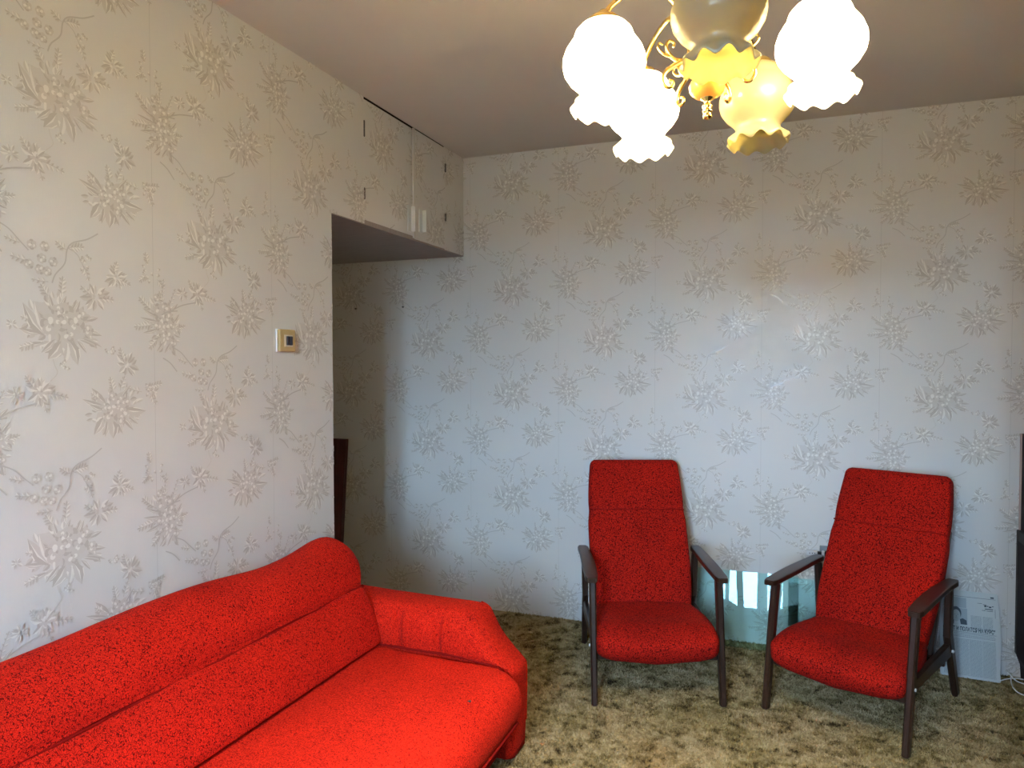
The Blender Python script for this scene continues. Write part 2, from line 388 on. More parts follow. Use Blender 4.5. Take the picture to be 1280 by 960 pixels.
# --- M3: tall rose spray
def D(X, Y): return (.31+(X-468)*.00088, .025+(600-Y)*.00087)
rose(*D(452, 522), .012, 1)
for x, y, r in ((460, 560, 17), (485, 555, 16), (470, 590, 20), (500, 585, 15), (455, 612, 15), (490, 618, 18), (515, 610, 12), (500, 648, 16), (518, 668, 13), (475, 640, 14)): rose(*D(x, y), r*.00105, x*.1)
for a in ((450, 585, 395, 560, 12), (455, 600, 385, 590, 14), (455, 625, 395, 640, 14), (470, 650, 415, 668, 12), (480, 665, 448, 700, 12), (520, 600, 545, 570, 12), (515, 560, 540, 535, 12), (520, 640, 548, 650, 12), (505, 670, 480, 705, 13), (520, 680, 525, 715, 14)):
    leaf(*D(a[0], a[1]), *D(a[2], a[3]), a[4]*.0009)
sprig(*D(440, 570), 2.5, .045, 5, .014); sprig(*D(440, 610), 3.3, .05, 5, .014); sprig(*D(455, 655), 3.9, .03, 4, .013); sprig(*D(505, 550), 1.2, .045, 4, .01); sprig(*D(480, 540), 2.0, .025, 3, .012); sprig(*D(535, 620), .3, .02, 3, .011)
# --- small sprays and branches
bunch(*A(70, 505), .014, 6)
bunch(*A(480, 345), .036, 10); sprig(*A(500, 350), 0.0, .03, 3, .012); sprig(*A(460, 340), 2.5, .025, 3, .012)
bunch(*A(600, 225), .034, 9); sprig(*A(620, 240), -.3, .022, 3, .012); sprig(*A(585, 210), 1.3, .022, 3, .012)
stem([A(500, 10), A(440, 50), A(365, 80), A(335, 120), A(322, 190), A(275, 250), A(258, 295)], .0036, 3)
stem([A(340, 110), A(390, 140), A(430, 220)], .002, 3)
sprig(*A(340, 110), .2, .03, 4, .013); dots(*A(425, 170), .024, 9); sprig(*A(420, 190), -1.2, .025, 3, .012); sprig(*A(330, 120), 2.6, .02, 3, .012)
stem([A(0, 30), A(60, 60), A(110, 110), A(150, 150)], .003, 3)
for q in ((165, 120), (225, 120), (150, 215), (200, 235), (265, 190), (235, 240), (210, 180)): rose(*A(*q), .0125, q[0])
sprig(*A(150, 200), 3.0, .03, 3, .012); sprig(*A(110, 120), 2.9, .025, 3, .01); sprig(*A(240, 290), 3.1, .03, 3, .01)
rose(*A(190, 830), .019, .3); bunch(*A(190, 830), .034, 9); sprig(*A(215, 840), -.2, .045, 4, .012); sprig(*A(170, 820), 2.2, .03, 4, .01); sprig(*A(200, 870), -1.2, .02, 2, .012)
stem([A(255, 670), A(262, 700), A(275, 740), A(240, 780)], .002, 1); stem([A(175, 885), A(90, 905), A(40, 925), A(-20, 960)], .0036, 3)
dots(*A(300, 715), .018, 6)
bunch(*A(650, 700), .034, 10); sprig(*A(640, 690), 1.9, .03, 4, .012); dots(*A(560, 630), .02, 7)
dots(*A(790, 840), .02, 7); sprig(*A(760, 830), .2, .045, 5, .012); sprig(*A(790, 860), -1.0, .025, 3, .012); sprig(*A(740, 850), 2.9, .03, 3, .01)
dots(*A(810, 170), .03, 12); sprig(*A(790, 130), 1.8, .02, 3, .012); sprig(*A(850, 210), -.8, .02, 3, .012); sprig(*A(780, 190), 3.9, .02, 3, .012)
stem([A(880, 660), A(930, 690), A(975, 740)], .0036, 3); stem([A(875, 412), A(920, 390), A(985, 380)], .0036, 3)
sprig(*A(885, 330), 1.5, .05, 5, .008)
bunch(*D(560, 500), .022, 7); bunch(*B(470, 270), .018, 6)
TU, TV = .51, .565
EB = [(min(q[0] for q in P), max(q[0] for q in P), min(q[1] for q in P), max(q[1] for q in P)) for P, _ in EL]
def clip(P, u0, u1, v0, v1):
    for ax, lim, sg in ((0, u0, 1), (0, u1, -1), (1, v0, 1), (1, v1, -1)):
        out = []
        for i in range(len(P)):
            a, b = P[i-1], P[i]; ia = (a[ax]-lim)*sg >= 0; ib = (b[ax]-lim)*sg >= 0
            if ia != ib:
                t_ = (lim-a[ax])/(b[ax]-a[ax]); out.append((a[0]+(b[0]-a[0])*t_, a[1]+(b[1]-a[1])*t_))
            if ib: out.append(b)
        P = out
        if len(P) < 3: return []
    return P
def wallprint(name, parent, u0, u1, v0, v1, ou, ov, fn, wloc=(0, 0, 0), holes=()):
    """fn(u,v,h) -> xyz; motif M1 sits at (ou,ov)"""
    V, F, T = [], [], []
    for k in range(int((u0-ou)/TU)-2, int((u1-ou)/TU)+2):
        off = (TV/2) if k % 2 else 0
        for j in range(int((v0-ov)/TV)-2, int((v1-ov)/TV)+3):
            du, dv = ou+k*TU, ov+off+j*TV
            for i, ((P, tone), bb) in enumerate(zip(EL, EB)):
                a, b, c, d = bb[0]+du, bb[1]+du, bb[2]+dv, bb[3]+dv
                if b < u0 or a > u1 or d < v0 or c > v1: continue
                Q = [(q[0]+du, q[1]+dv) for q in P]
                if a < u0 or b > u1 or c < v0 or d > v1: Q = clip(Q, u0, u1, v0, v1)
                if len(Q) < 3: continue
                h = .00025+i*1.2e-6; s = len(V)
                V += [fn(q[0], q[1], h) for q in Q]; F.append(list(range(s, s+len(Q)))); T.append(tone)
    me = bpy.data.meshes.new(name); me.from_pydata(V, [], F)
    o = link_mesh(name, me, [M_pdark, M_pmid, M_plight, M_pbranch, M_wash], parent)
    me.polygons.foreach_set('material_index', T)
    o.location = wloc; o['kind'] = 'stuff'; return o
# back wall faces -y, left wall faces +x
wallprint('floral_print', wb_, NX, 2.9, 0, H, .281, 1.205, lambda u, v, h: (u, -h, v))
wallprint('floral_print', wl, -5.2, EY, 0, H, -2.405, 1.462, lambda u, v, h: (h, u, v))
# butt joints between the strips of wallpaper: hairline relief
for par, us, fn in ((wb_, [.04+.51*k for k in range(-2, 6)], lambda u, z: (u, -.0002, z)), (wl, [-2.12-.51*k for k in range(-1, 6)], lambda u, z: (.0002, u, z))):
    for u in us:
        if par is wl and not (-5.2 < u < EY): continue
        bm = bmesh.new(); bm.faces.new([bm.verts.new(q) for q in (fn(u, 0), fn(u+.0012, 0), fn(u+.0012, H), fn(u, H))]); o = obj('wallpaper_joint', bm, M_seam, par, normals=False)

# ------------------------------------------------------------------ mezzanine cupboard over the niche
mz = empty('storage_cupboard', (0, -.62, SOFF)); tag(mz, 'wallpapered two-door storage cupboard built under the ceiling over the niche', 'cupboard')
def mzp(o): o.location = Vector(o.location)-mz.location; return o
Y0, Y1, YM = -1.008, -.237, -.578
bm = bmesh.new()
box(bm, -.03, 0, EY, Y0, SOFF, H-.001); box(bm, -.03, 0, Y1, -.0005, SOFF, H-.001)       # stiles either side of the doors
box(bm, -.6, -.045, EY, -.0005, SOFF+.02, SOFF+.04)
mzp(obj('carcass', bm, M_paper, mz))
o = mzp(boxobj('soffit_board', (NX, -.001, EY, -.0005, SOFF-.004, SOFF+.016), M_soff, mz))
mzp(boxobj('interior_shade', (-.06, -.035, EY, -.0005, SOFF+.016, H-.001), M_gap_shade, mz))  # dark sheet standing in for the shade behind the doors
o = mzp(wallprint('floral_print', mz, EY, Y0, SOFF, H, -2.405, 1.462, lambda u, v, h: (h, u, v)))
o = mzp(wallprint('floral_print', mz, Y1, -.001, SOFF, H, -2.405, 1.462, lambda u, v, h: (h, u, v)))
for (ya, yb, lx, hy, hz) in ((Y0+.004, YM-.004, -.003, -.612, (1.993, 2.118)), (YM+.012, Y1-.004, .004, -.512, (2.005, 2.118))):
    d = boxobj('door', (-.022, lx, ya, yb, SOFF+.004, H-.008), M_paper, mz, bev=.002); mzp(d)
    pr = wallprint('floral_print', d, ya+.002, yb-.002, SOFF+.014, H-.016, -2.39, 1.475, lambda u, v, h, lx=lx: (lx+h, u, v))
    bm = bmesh.new(); box(bm, lx, lx+.006, hy-.019, hy+.019, hz[0], hz[1], bev=.002)
    box(bm, lx+.006, lx+.028, hy+.008, hy+.014, hz[0]+.003, hz[1]-.003, bev=.002)
    obj('door_handle', bm, M_steel, d)
    for zz in ((2.33, 2.40), (2.065, 2.115)) if ya < -.9 else ((2.365, 2.41), (2.11, 2.15)):
        yy = ya-.002 if ya < -.9 else yb+.002
        bm = bmesh.new(); lathe(bm, [(.003, zz[0]), (.0042, zz[0]+.004), (.0042, (zz[0]+zz[1])/2-.002), (.0034, (zz[0]+zz[1])/2), (.0042, (zz[0]+zz[1])/2+.002), (.0042, zz[1]-.004), (.003, zz[1])], (lx+.003, yy, 0), 10)
        0 and box(bm, lx-.001, lx+.0025, min(yy, yy+.012*(1 if ya < -.9 else -1)), max(yy, yy+.012*(1 if ya < -.9 else -1)), zz[0], zz[1])
        obj('hinge', bm, M_nail, d)
M_strip = paper('pale_edge_strip', (.62, .60, .56), (.66, .64, .60), .5, .4)
mzp(boxobj('gap_shade_strip', (-.020, -.0015, Y0+.004, Y1-.004, H-.0078, H-.0005), M_gap_shade, mz))  # dark strip added as the shade line between doors and ceiling
mzp(boxobj('cover_strip', (-.002, .006, YM-.004, YM+.012, SOFF+.006, H-.006), M_strip, mz, bev=.001))

# ------------------------------------------------------------------ light switch on the left wall
sw = empty('light_switch', (0, -1.548, 1.448)); tag(sw, 'yellowed ivory double light switch with two black rockers on the left wall', 'switch')
boxobj('switch_plate', (0.0062, .020, -.043, .043, -.040, .040), M_ivory, sw, bev=.004)
boxobj('mount_frame', (0.0005, .006, -.044, .044, -.041, .041), M_white, sw, bev=.002)
boxobj('rocker_surround', (.019, .0215, -.020, .026, -.022, .020), flat('pale_ivory_plastic', (.66, .58, .42), .4), sw, bev=.001)
for yy in (-.005, .0115):
    boxobj('rocker', (.018, .028, yy-.0060, yy+.0060, -.017, .015), M_black, sw, bev=.002)
# nails
for x, z, l in ((-.694, 1.689, 'small dark nail on the back wall nearest the niche corner'), (-.378, 1.690, 'small dark nail on the back wall under the middle of the cupboard')):
    bm = bmesh.new(); lathe(bm, [(.002, 0), (.002, .012), (.0055, .012), (.005, .015)], n=10)
    for v in bm.verts: v.co = Vector((v.co.x+x, -v.co.z-.0005, v.co.y+z))
    tag(obj('nail', bm, M_nail), l, 'nail')

# ------------------------------------------------------------------ board leaning in the niche
bd = empty('wooden_board', (-.98, -.12, 0)); tag(bd, 'dark red-brown board leaning on the back wall inside the niche', 'board')
bm = bmesh.new(); Mt = Matrix.Rotation(math.radians(-5.6), 4, 'X')
box(bm, -.24, .235, -.012, .012, 0, .925, bev=.003, M=Mt); obj('panel', bm, M_board, bd)
bm = bmesh.new(); box(bm, .18, .2345, -.02, -.0125, 0.003, .922, bev=.003, M=Mt); obj('edge_moulding', bm, M_board, bd)
bm = bmesh.new(); box(bm, -.24, -.19, -.02, -.0125, 0.003, .922, bev=.003, M=Mt); obj('edge_moulding', bm, M_board, bd)

# ------------------------------------------------------------------ armchairs
def slab(path, ws, ths, e_w=.28, bulge=.0, nseg=32, sag=None):
    """path of (y,z) centre points; ws half widths; ths half thickness; returns bmesh"""
    K = len(path); loops = []
    P = [Vector((0, a, b)) for a, b in path]
    fine = catmull(P, 6); FW = catmull([(w, th, 0) for w, th in zip(ws, ths)], 6)
    n = len(fine)
    def ring(i, s):
        p = fine[i]; d = (fine[min(i+1, n-1)]-fine[max(i-1, 0)]).normalized(); nn = Vector((0, -d.z, d.y))
        w, th = FW[i].x, FW[i].y; r = []
        for k in range(nseg):
            a = 2*PI*k/nseg; cx, sy = se(math.cos(a), e_w+.0), se(math.sin(a), .45)
            x = cx*w*(1-(1-s)*.08)*1.0
            fx = 1-(x/w)**2
            q = p+Vector((x, 0, 0))+nn*(sy*th*s*(1+bulge*fx))
            if sag: q.z -= sag(i/(n-1))*fx
            r.append(q)
        return r
    for i in range(n): loops.append(ring(i, 1))
    # rounded ends
    def endcap(i, sgn):
        p = fine[i]; d = (fine[min(i+1, n-1)]-fine[max(i-1, 0)]).normalized()*sgn; th = FW[i].y; w = FW[i].x; out = []
        base = ring(i, 1); c = sum(base, Vector())/len(base)
        for t_ in (.25, .5, .75, .95):
            sc = math.sqrt(1-t_*t_); r = []
            for q in base:
                v = q-c; vx = v.x*(1-(1-sc)*th/w*.9); r.append(c+Vector((vx, 0, 0))+Vector((0, v.y, v.z))*sc+d*th*t_)
            out.append(r)
        return out
    L = endcap(0, -1)[::-1]+loops+endcap(n-1, 1)
    bm = bmesh.new(); loft(bm, L); return bm
def make_armchair():
    r = empty('armchair')
    # seat
    bm = slab([(.035, .235), (.10, .243), (.20, .246), (.30, .247), (.37, .250)], [.246, .248, .246, .232, .215], [.052, .056, .054, .050, .046], .22, .12,
              sag=lambda t: .030*(1-t)**2-.004)
    for v in bm.verts:   # dip in the middle of the seat top
        if v.co.z > .25: v.co.z -= .010*math.exp(-((v.co.y-.2)/.08)**2)*math.cos(min(1, abs(v.co.x)/.25)*PI/2)
    obj('seat', bm, M_red_chair, r, True)
    # backrest
    bm = slab([(.372, .235), (.410, .33), (.475, .43), (.545, .53), (.588, .605), (.612, .655), (.634, .700), (.672, .78), (.700, .855)],
              [.205, .218, .226, .229, .229, .224, .225, .221, .214], [.036, .042, .044, .043, .042, .034, .041, .041, .034], .16, .10)
    obj('backrest', bm, M_red_chair, r, True)
    # seam between headrest and back, dark red for the shade in its fold
    bm = bmesh.new(); pts = []
    for k in range(25):
        x = -.222+.444*k/24; pts.append((x, .5835-.0045*(1-(x/.222)**2), .669+.002*math.sin(k)))
    tube(bm, pts, .0035, 6); obj('headrest_seam', bm, M_red_dark, r, True)
    for s in (-1, 1):
        bm = bmesh.new(); bar(bm, (s*.254, 0, 0), (s*.256, .085, .478), .024, .034, .028, .040); obj('leg', bm, M_dwood, r)
        bm = bmesh.new(); bar(bm, (s*.243, .665, 0), (s*.250, .51, .30), .024, .034, .026, .050); bar(bm, (s*.250, .515, .285), (s*.256, .50, .482), .026, .050, .026, .034)
        obj('leg', bm, M_dwood, r)
        bm = bmesh.new(); bar(bm, (s*.249, .045, .225), (s*.247, .54, .225), .022, .046, .022, .060, up=(0, 0, 1)); ra = obj('side_rail', bm, M_dwood, r)
        for yy in (.045, .52):
            bm = bmesh.new()
            Mx = Matrix.Translation((s*.268, yy, .225)) @ Matrix.Rotation(PI/2, 4, 'Y')
            rr = lathe(bm, [(.006, -.005), (.006, .002), (.004, .004)], n=10)
            for L in rr:
                for v in L: v.co = Mx @ v.co
            obj('bolt', bm, M_steel, ra)
        # armrest: rounded, slightly bowed board
        bm = bmesh.new(); loops = []
        for i in range(19):
            t_ = i/18; y = .035+t_*.50; z = .489+.006*math.sin(PI*t_)+.010*t_; hw = .0245+.004*math.sin(PI*min(1, t_*1.3))
            hw *= (1-.25*max(0, (.02-t_)/.02)**2) if t_ < .03 else (1-.3*max(0, (t_-.97)/.03)**2); th = .0105
            cx = s*(.262-.004*math.sin(PI*t_))
            loops.append([(cx+se(math.cos(2*PI*(k+.5)/16), .22)*hw, y, z+se(math.sin(2*PI*(k+.5)/16), .25)*th) for k in range(16)])
        loft(bm, loops); bmesh.ops.recalc_face_normals(bm, faces=bm.faces); bmesh.ops.bevel(bm, geom=[e for e in bm.edges if e.calc_face_angle(0) > .9], offset=.003, segments=2, affect='EDGES'); obj('armrest', bm, M_dwood, r, False)
    for (ya, za) in ((.055, .215), (.50, .215)):
        bm = bmesh.new(); bar(bm, (-.245, ya, za-.035), (.245, ya, za-.035), .022, .032, .022, .032, up=(0, 0, 1)); obj('cross_rail', bm, M_dwood, r)
    bm = bmesh.new(); bar(bm, (-.19, .70, .62), (.19, .70, .62), .02, .04, .02, .04, up=(0, 0, 1))
    for s in (-1, 1): bar(bm, (s*.20, .47, .20), (s*.20, .71, .66), .02, .03, .02, .03)
    obj('back_support', bm, M_dwood, r)
    return r
def copy_tree(o, parent=None):
    c = o.copy(); COL.objects.link(c); c.parent = parent
    for ch in [q for q in bpy.data.objects if q.parent == o]: copy_tree(ch, c)
    return c
ac = make_armchair(); ac2 = copy_tree(ac)
ac.location = (1.2245, -.826, 0.004); ac.rotation_euler.z = math.radians(19.9)
ac2.location = (1.8535, -.8035, 0.004); ac2.rotation_euler.z = math.radians(-23.9)
tag(ac, 'red armchair with dark wooden arms, the one nearer the sofa', 'armchair', 'matching red armchairs')
tag(ac2, 'red armchair with dark wooden arms, beside the newspaper and wall socket', 'armchair', 'matching red armchairs')

# ------------------------------------------------------------------ sofa
sf = empty('sofa', (.45, -2.35, 0)); tag(sf, 'long bright red fabric sofa along the left wall', 'sofa')
def sp(o): o.location = Vector(o.location)-sf.location; return o
SY0, SY1 = -3.35, -1.435
def extrude_y(prof, y0, y1, rnd_r, n=60, wob=0, round_ends=(True, True), seed=1, k=4, zfun=None):
    P = catmull([(a, b, 0) for a, b in prof]+[(prof[0][0], prof[0][1], 0)], k)[:-1]
    c = sum(P, Vector())/len(P); loops = []; ys = []
    for i in range(n+1):
        y = y0+(y1-y0)*i/n; ys.append(y)
    if round_ends[1]: ys = [y for y in ys if y < y1-rnd_r]+[y1-rnd_r*(1-math.sin(a*PI/16)) for a in range(0, 8)]+[y1-rnd_r*.004]
    if round_ends[0]: ys = [y0+rnd_r*.004]+[y0+rnd_r*(1-math.sin(a*PI/16)) for a in range(7, -1, -1)]+[y for y in ys if y > y0+rnd_r]
    for y in ys:
        s = 1.0; d = min(y1-y if round_ends[1] else 9, y-y0 if round_ends[0] else 9)
        if d < rnd_r: s = math.sqrt(max(0, 1-((rnd_r-d)/rnd_r)**2))
        L = []
        for p in P:
            v = (p-c); l = v.length; v2 = v*((l-rnd_r*(1-s))/l) if l > rnd_r else v*s
            q = c+v2
            w = wob*noise.noise(Vector((q.x*5+seed, y*3.1, q.y*5)))
            L.append((q.x+w*.6, y, q.y+w+(zfun(y, q.y) if zfun else 0)))
        loops.append(L)
    bm = bmesh.new(); loft(bm, loops); return bm
hump = lambda y, z: (.016*math.exp(-((y+1.50)/.10)**2)-.010*math.exp(-((y+1.80)/.16)**2)+.006*math.sin(y*5.1))*max(0, (z-.55)/.15)
bm = extrude_y([(.045, .558), (.15, .557), (.250, .558), (.259, .568), (.262, .60), (.248, .65), (.198, .70), (.12, .722), (.055, .69), (.035, .62)], SY0, -1.40, .085, 70, .014, (False, True), 3, zfun=hump)
sp(obj('headrest_bolster', bm, M_red_sofa_back, sf, True))
bm = extrude_y([(.10, .362), (.20, .362), (.322, .362), (.340, .378), (.326, .43), (.298, .50), (.272, .540), (.259, .556), (.18, .558), (.08, .558)], SY0, -1.425, .05, 70, .010, (False, True), 7)
sp(obj('backrest', bm, M_red_sofa_back, sf, True))
bm = bmesh.new(); tube(bm, [(.255+.002*math.sin(i*.9), SY0+.02+(1.92)*i/60, .5575+.0015*math.sin(i*1.7)) for i in range(60)], .0055, 6)
sp(obj('back_seam', bm, M_red_dark, sf, True))
bm = extrude_y([(.20, .18), (.80, .165), (.862, .175), (.882, .23), (.868, .295), (.80, .337), (.65, .345), (.45, .345), (.22, .335)], SY0, -1.432, .05, 70, .006, (False, True), 11)
sp(obj('seat_cushion', bm, M_red_sofa, sf, True))
bm = bmesh.new(); tube(bm, [(.872, SY0+.02+1.85*i/50, .178) for i in range(51)], .005, 6); sp(obj('seat_piping', bm, M_red_dark, sf, True))
sp(boxobj('base', (.06, .79, SY0, -1.425, .03, .175), M_red_sofa_back, sf, bev=.01))
bm = bmesh.new()
box(bm, .02, .16, SY0, -1.30, .05, .58, bev=.02); sp(obj('back_panel', bm, M_red_sofa_back, sf, True))
sp(boxobj('lower_back_roll', (.12, .318, SY0, -1.44, .30, .37), M_red_sofa_back, sf, bev=.02, smooth=True))
# armrest: side profile in (x,z), thickness along y
AP = [(.05, .02), (.05, .30), (.05, .495), (.12, .512), (.30, .508), (.50, .505), (.665, .502), (.695, .488), (.715, .455), (.745, .405), (.79, .355), (.828, .318), (.838, .295), (.838, .20), (.836, .10), (.832, .015)]
def armrest(yo, yi, parent):
    r_ = empty('armrest'); r_.parent = parent; r_.location = -sf.location
    r_ = sf
    # inset profile for rounding
    c = Vector((.42, .24)); loops = []
    ys = [(yo, .020), (yo+(yi-yo)*.06, .006), (yo+(yi-yo)*.16, 0), (yo+(yi-yo)*.5, 0), (yo+(yi-yo)*.80, 0), (yo+(yi-yo)*.93, .007), (yi, .024)]
    F = catmull([(a, b, 0) for a, b in AP], 3)
    def inset(i, d):
        a = F[max(i-1, 0)]; b = F[min(i+1, len(F)-1)]; t_ = (b-a).normalized(); nn = Vector((t_.y, -t_.x, 0)); return F[i]+nn*d
    for y, d in ys:
        L = []
        for i in range(len(F)):
            q = inset(i, d); L.append((q.x, y, max(.012, q.y)))
        loops.append(L)
    bm = bmesh.new(); loft(bm, loops)
    bmesh.ops.triangulate(bm, faces=[f for f in bm.faces if len(f.verts) > 4])
    return bm
for yo, yi in ((-1.28, -1.43),):
    bm = armrest(yo, yi, sf); arm = sp(obj('armrest', bm, M_red_sofa, sf, True))
    # padded inner panel with two vertical tucks
    bm = bmesh.new(); nx, nz = 120, 14; grid = []
    for i in range(nx+1):
        x = .20+(.815-.20)*i/nx
        zt = np.interp(x, [p[0] for p in AP[3:12]], [p[1] for p in AP[3:12]])-.012
        zt = float(zt); zb = .352; zt = max(zt, zb-.03)
        row = []
        for j in range(nz+1):
            v = j/nz; z = zb-.02+(zt-zb+.02)*v
            puff = .034*(max(0, math.sin(PI*min(1, .06+v*.94)))**.45)*(1-max(0, (x-.66)/.17)**2*.75)
            for xs in (.40, .555): puff -= .024*math.exp(-((x-xs)/.014)**2)
            row.append(bm.verts.new((x, yi+.012-puff, z)))
        grid.append(row)
    for i in range(nx):
        for j in range(nz): bm.faces.new((grid[i][j], grid[i+1][j], grid[i+1][j+1], grid[i][j+1]))
    obj('inner_pad', bm, M_red_sofa, arm, True)
    bm = bmesh.new(); tube(bm, catmull([(.20, yi-.012, .352), (.45, yi-.014, .352), (.65, yi-.012, .350), (.80, yi-.004, .325)], 6), .0045, 6)
    obj('pad_seam', bm, M_red_dark, arm, True)
    for yy in (yo+(yi-yo)*.04, yi-(yi-yo)*.05):
        bm = bmesh.new(); tube(bm, catmull([(p[0]-.007, yy, p[1]-.006) for p in AP[6:15]], 5), .0045, 6)
        obj('piping', bm, M_red_sofa, arm, True)
# far arm (behind the camera's left edge)
bm = armrest(SY0-.15, SY0, sf); sp(obj('armrest', bm, M_red_sofa, sf, True))
bm = bmesh.new()
for yy in (-1.60, -3.2): 
    for xx in (.12, .70): sp(boxobj('foot', (xx, xx+.06, yy-.03, yy+.03, 0.0, .04), M_dwood, sf))
bm.free()
# cigarette burn on the seat
bm = bmesh.new(); lathe(bm, [(.007, 0), (.006, .0015)], (.80, -1.71, .338), 12); sp(obj('burn_mark', bm, M_black, sf))

# ------------------------------------------------------------------ chandelier
LX, LY = 1.56, -2.35
ch = empty('chandelier', (LX, LY, H)); ax = Vector((-.032, .065, 1)).normalized(); ch.rotation_mode = 'QUATERNION'; ch.rotation_quaternion = Vector((0, 0, 1)).rotation_difference(ax)
ch.location = Vector((1.556, -2.300, 1.905))+ax*.61
tag(ch, 'brass five-arm chandelier with ruffled glass shades hanging from the ceiling', 'chandelier')
def cp(o): o.location = Vector(o.location)-Vector((LX, LY, H)); return o
def cl(prof, n=24): bm = bmesh.new(); lathe(bm, prof, (LX, LY, 0), n); return bm
cp(obj('stem', cl([(.008, 1.95), (.008, 2.43)], 16), M_gold, ch, True))
cp(obj('ceiling_canopy', cl([(.010, 2.40), (.030, 2.42), (.055, 2.455), (.060, 2.482)]), M_gold, ch, True))
cp(obj('hub', cl([(.010, 1.878), (.022, 1.884), (.030, 1.90), (.024, 1.912), (.034, 1.925), (.036, 1.938), (.028, 1.950), (.016, 1.965), (.020, 1.985), (.014, 2.01), (.008, 2.03)]), M_gold, ch, True))
am, n, p = new_mat('amber_opal_glass')
p.inputs['Base Color'].default_value = (.72, .36, .08, 1); p.inputs['Roughness'].default_value = .12; p.inputs['Subsurface Weight'].default_value = .5; p.inputs['Subsurface Scale'].default_value = .02
p.inputs['Subsurface Radius'].default_value = (1, .6, .25)
cp(obj('glass_ball', cl([(.008, 1.884), (.018, 1.880), (.029, 1.871), (.033, 1.862), (.031, 1.852), (.022, 1.843), (.010, 1.838)]), am, ch, True))
cp(obj('finial', cl([(.013, 1.842), (.012, 1.838), (.006, 1.834), (.0055, 1.828), (.009, 1.826), (.0095, 1.822), (.006, 1.819), (.009, 1.817), (.009, 1.813), (.006, 1.811), (.0085, 1.807), (.008, 1.802), (.003, 1.799)], 18), M_gold, ch, True))
def shade_mat(name, lit):
    m, n, p = new_mat(name); n.nodes.remove(p); out = n.nodes['Material Output']
    tl = N(n, 'ShaderNodeBsdfTranslucent'); df = N(n, 'ShaderNodeBsdfDiffuse'); gl = N(n, 'ShaderNodeBsdfGlossy'); tr = N(n, 'ShaderNodeBsdfTransparent')
    tl.inputs[0].default_value = (.98, .92, .74, 1) if lit else (.66, .59, .30, 1); df.inputs[0].default_value = (.86, .86, .78, 1) if lit else (.44, .44, .36, 1)  # unlit glass darker and yellower, glow of neighbouring lamps put into its colour
    gl.inputs['Roughness'].default_value = .12; tr.inputs[0].default_value = (1, .93, .78, 1)
    a = N(n, 'ShaderNodeMixShader'); a.inputs[0].default_value = .35; n.links.new(tl.outputs[0], a.inputs[1]); n.links.new(df.outputs[0], a.inputs[2])
    b = N(n, 'ShaderNodeMixShader'); b.inputs[0].default_value = .22 if lit else .06; n.links.new(a.outputs[0], b.inputs[1]); n.links.new(tr.outputs[0], b.inputs[2])
    c = N(n, 'ShaderNodeMixShader'); c.inputs[0].default_value = .05; n.links.new(b.outputs[0], c.inputs[1]); n.links.new(gl.outputs[0], c.inputs[2])
    n.links.new(c.outputs[0], out.inputs[0]); return m
M_lit = shade_mat('lit_opal_glass', True); M_unlit = shade_mat('unlit_opal_glass', False)
M_bulb, n, p = new_mat('glowing_bulb'); n.nodes.remove(p)
em = N(n, 'ShaderNodeEmission'); em.inputs[0].default_value = (1, .86, .62, 1); em.inputs[1].default_value = 60
tr = N(n, 'ShaderNodeBsdfTransparent'); mxs = N(n, 'ShaderNodeMixShader'); mxs.inputs[0].default_value = .85
n.links.new(em.outputs[0], mxs.inputs[1]); n.links.new(tr.outputs[0], mxs.inputs[2]); n.links.new(mxs.outputs[0], n.nodes['Material Output'].inputs[0])
M_bulb0 = flat('dark_bulb', (.8, .78, .7), .2)
SH = [(.018, .076), (.030, .075), (.043, .069), (.051, .060), (.054, .052), (.0545, .047), (.060, .040), (.069, .026), (.0745, .010), (.075, -.002), (.072, -.015), (.063, -.029), (.051, -.041), (.0445, -.049), (.043, -.056), (.046, -.062)]
def shade(cx, cy, cz, lit, parent, rot):
    bm = bmesh.new(); n = 80; loops = []
    def L(r, z, wa=0, wz=0, t_=0): return [((r+wa*math.cos(10*a+rot))*math.cos(a), (r+wa*math.cos(10*a+rot))*math.sin(a), z+wz*math.cos(10*a+rot)) for a in [2*PI*i/n for i in range(n)]]
    for r, z in SH: loops.append(L(r, z))
    loops += [L(.051, -.067, .0008, .0008), L(.0555, -.072, .0018, .002), L(.0595, -.078, .0026, .004), L(.0605, -.084, .003, .0055)]
    loops += [L(.059, -.0845, .003, .0055), L(.054, -.074, .0018, .002), L(.0495, -.0685, .0008, .0008)]
    loops += [L(r-.0018, z-.0003) for r, z in SH[::-1]]
    loft(bm, loops, cap=False)
    o = obj('lamp_shade', bm, M_lit if lit else M_unlit, parent, True); o.location = (cx-LX, cy-LY, cz-H)
    return o
RAD, ZB = .196, 1.890
LIT = (0, 1, 0, 1, 1)
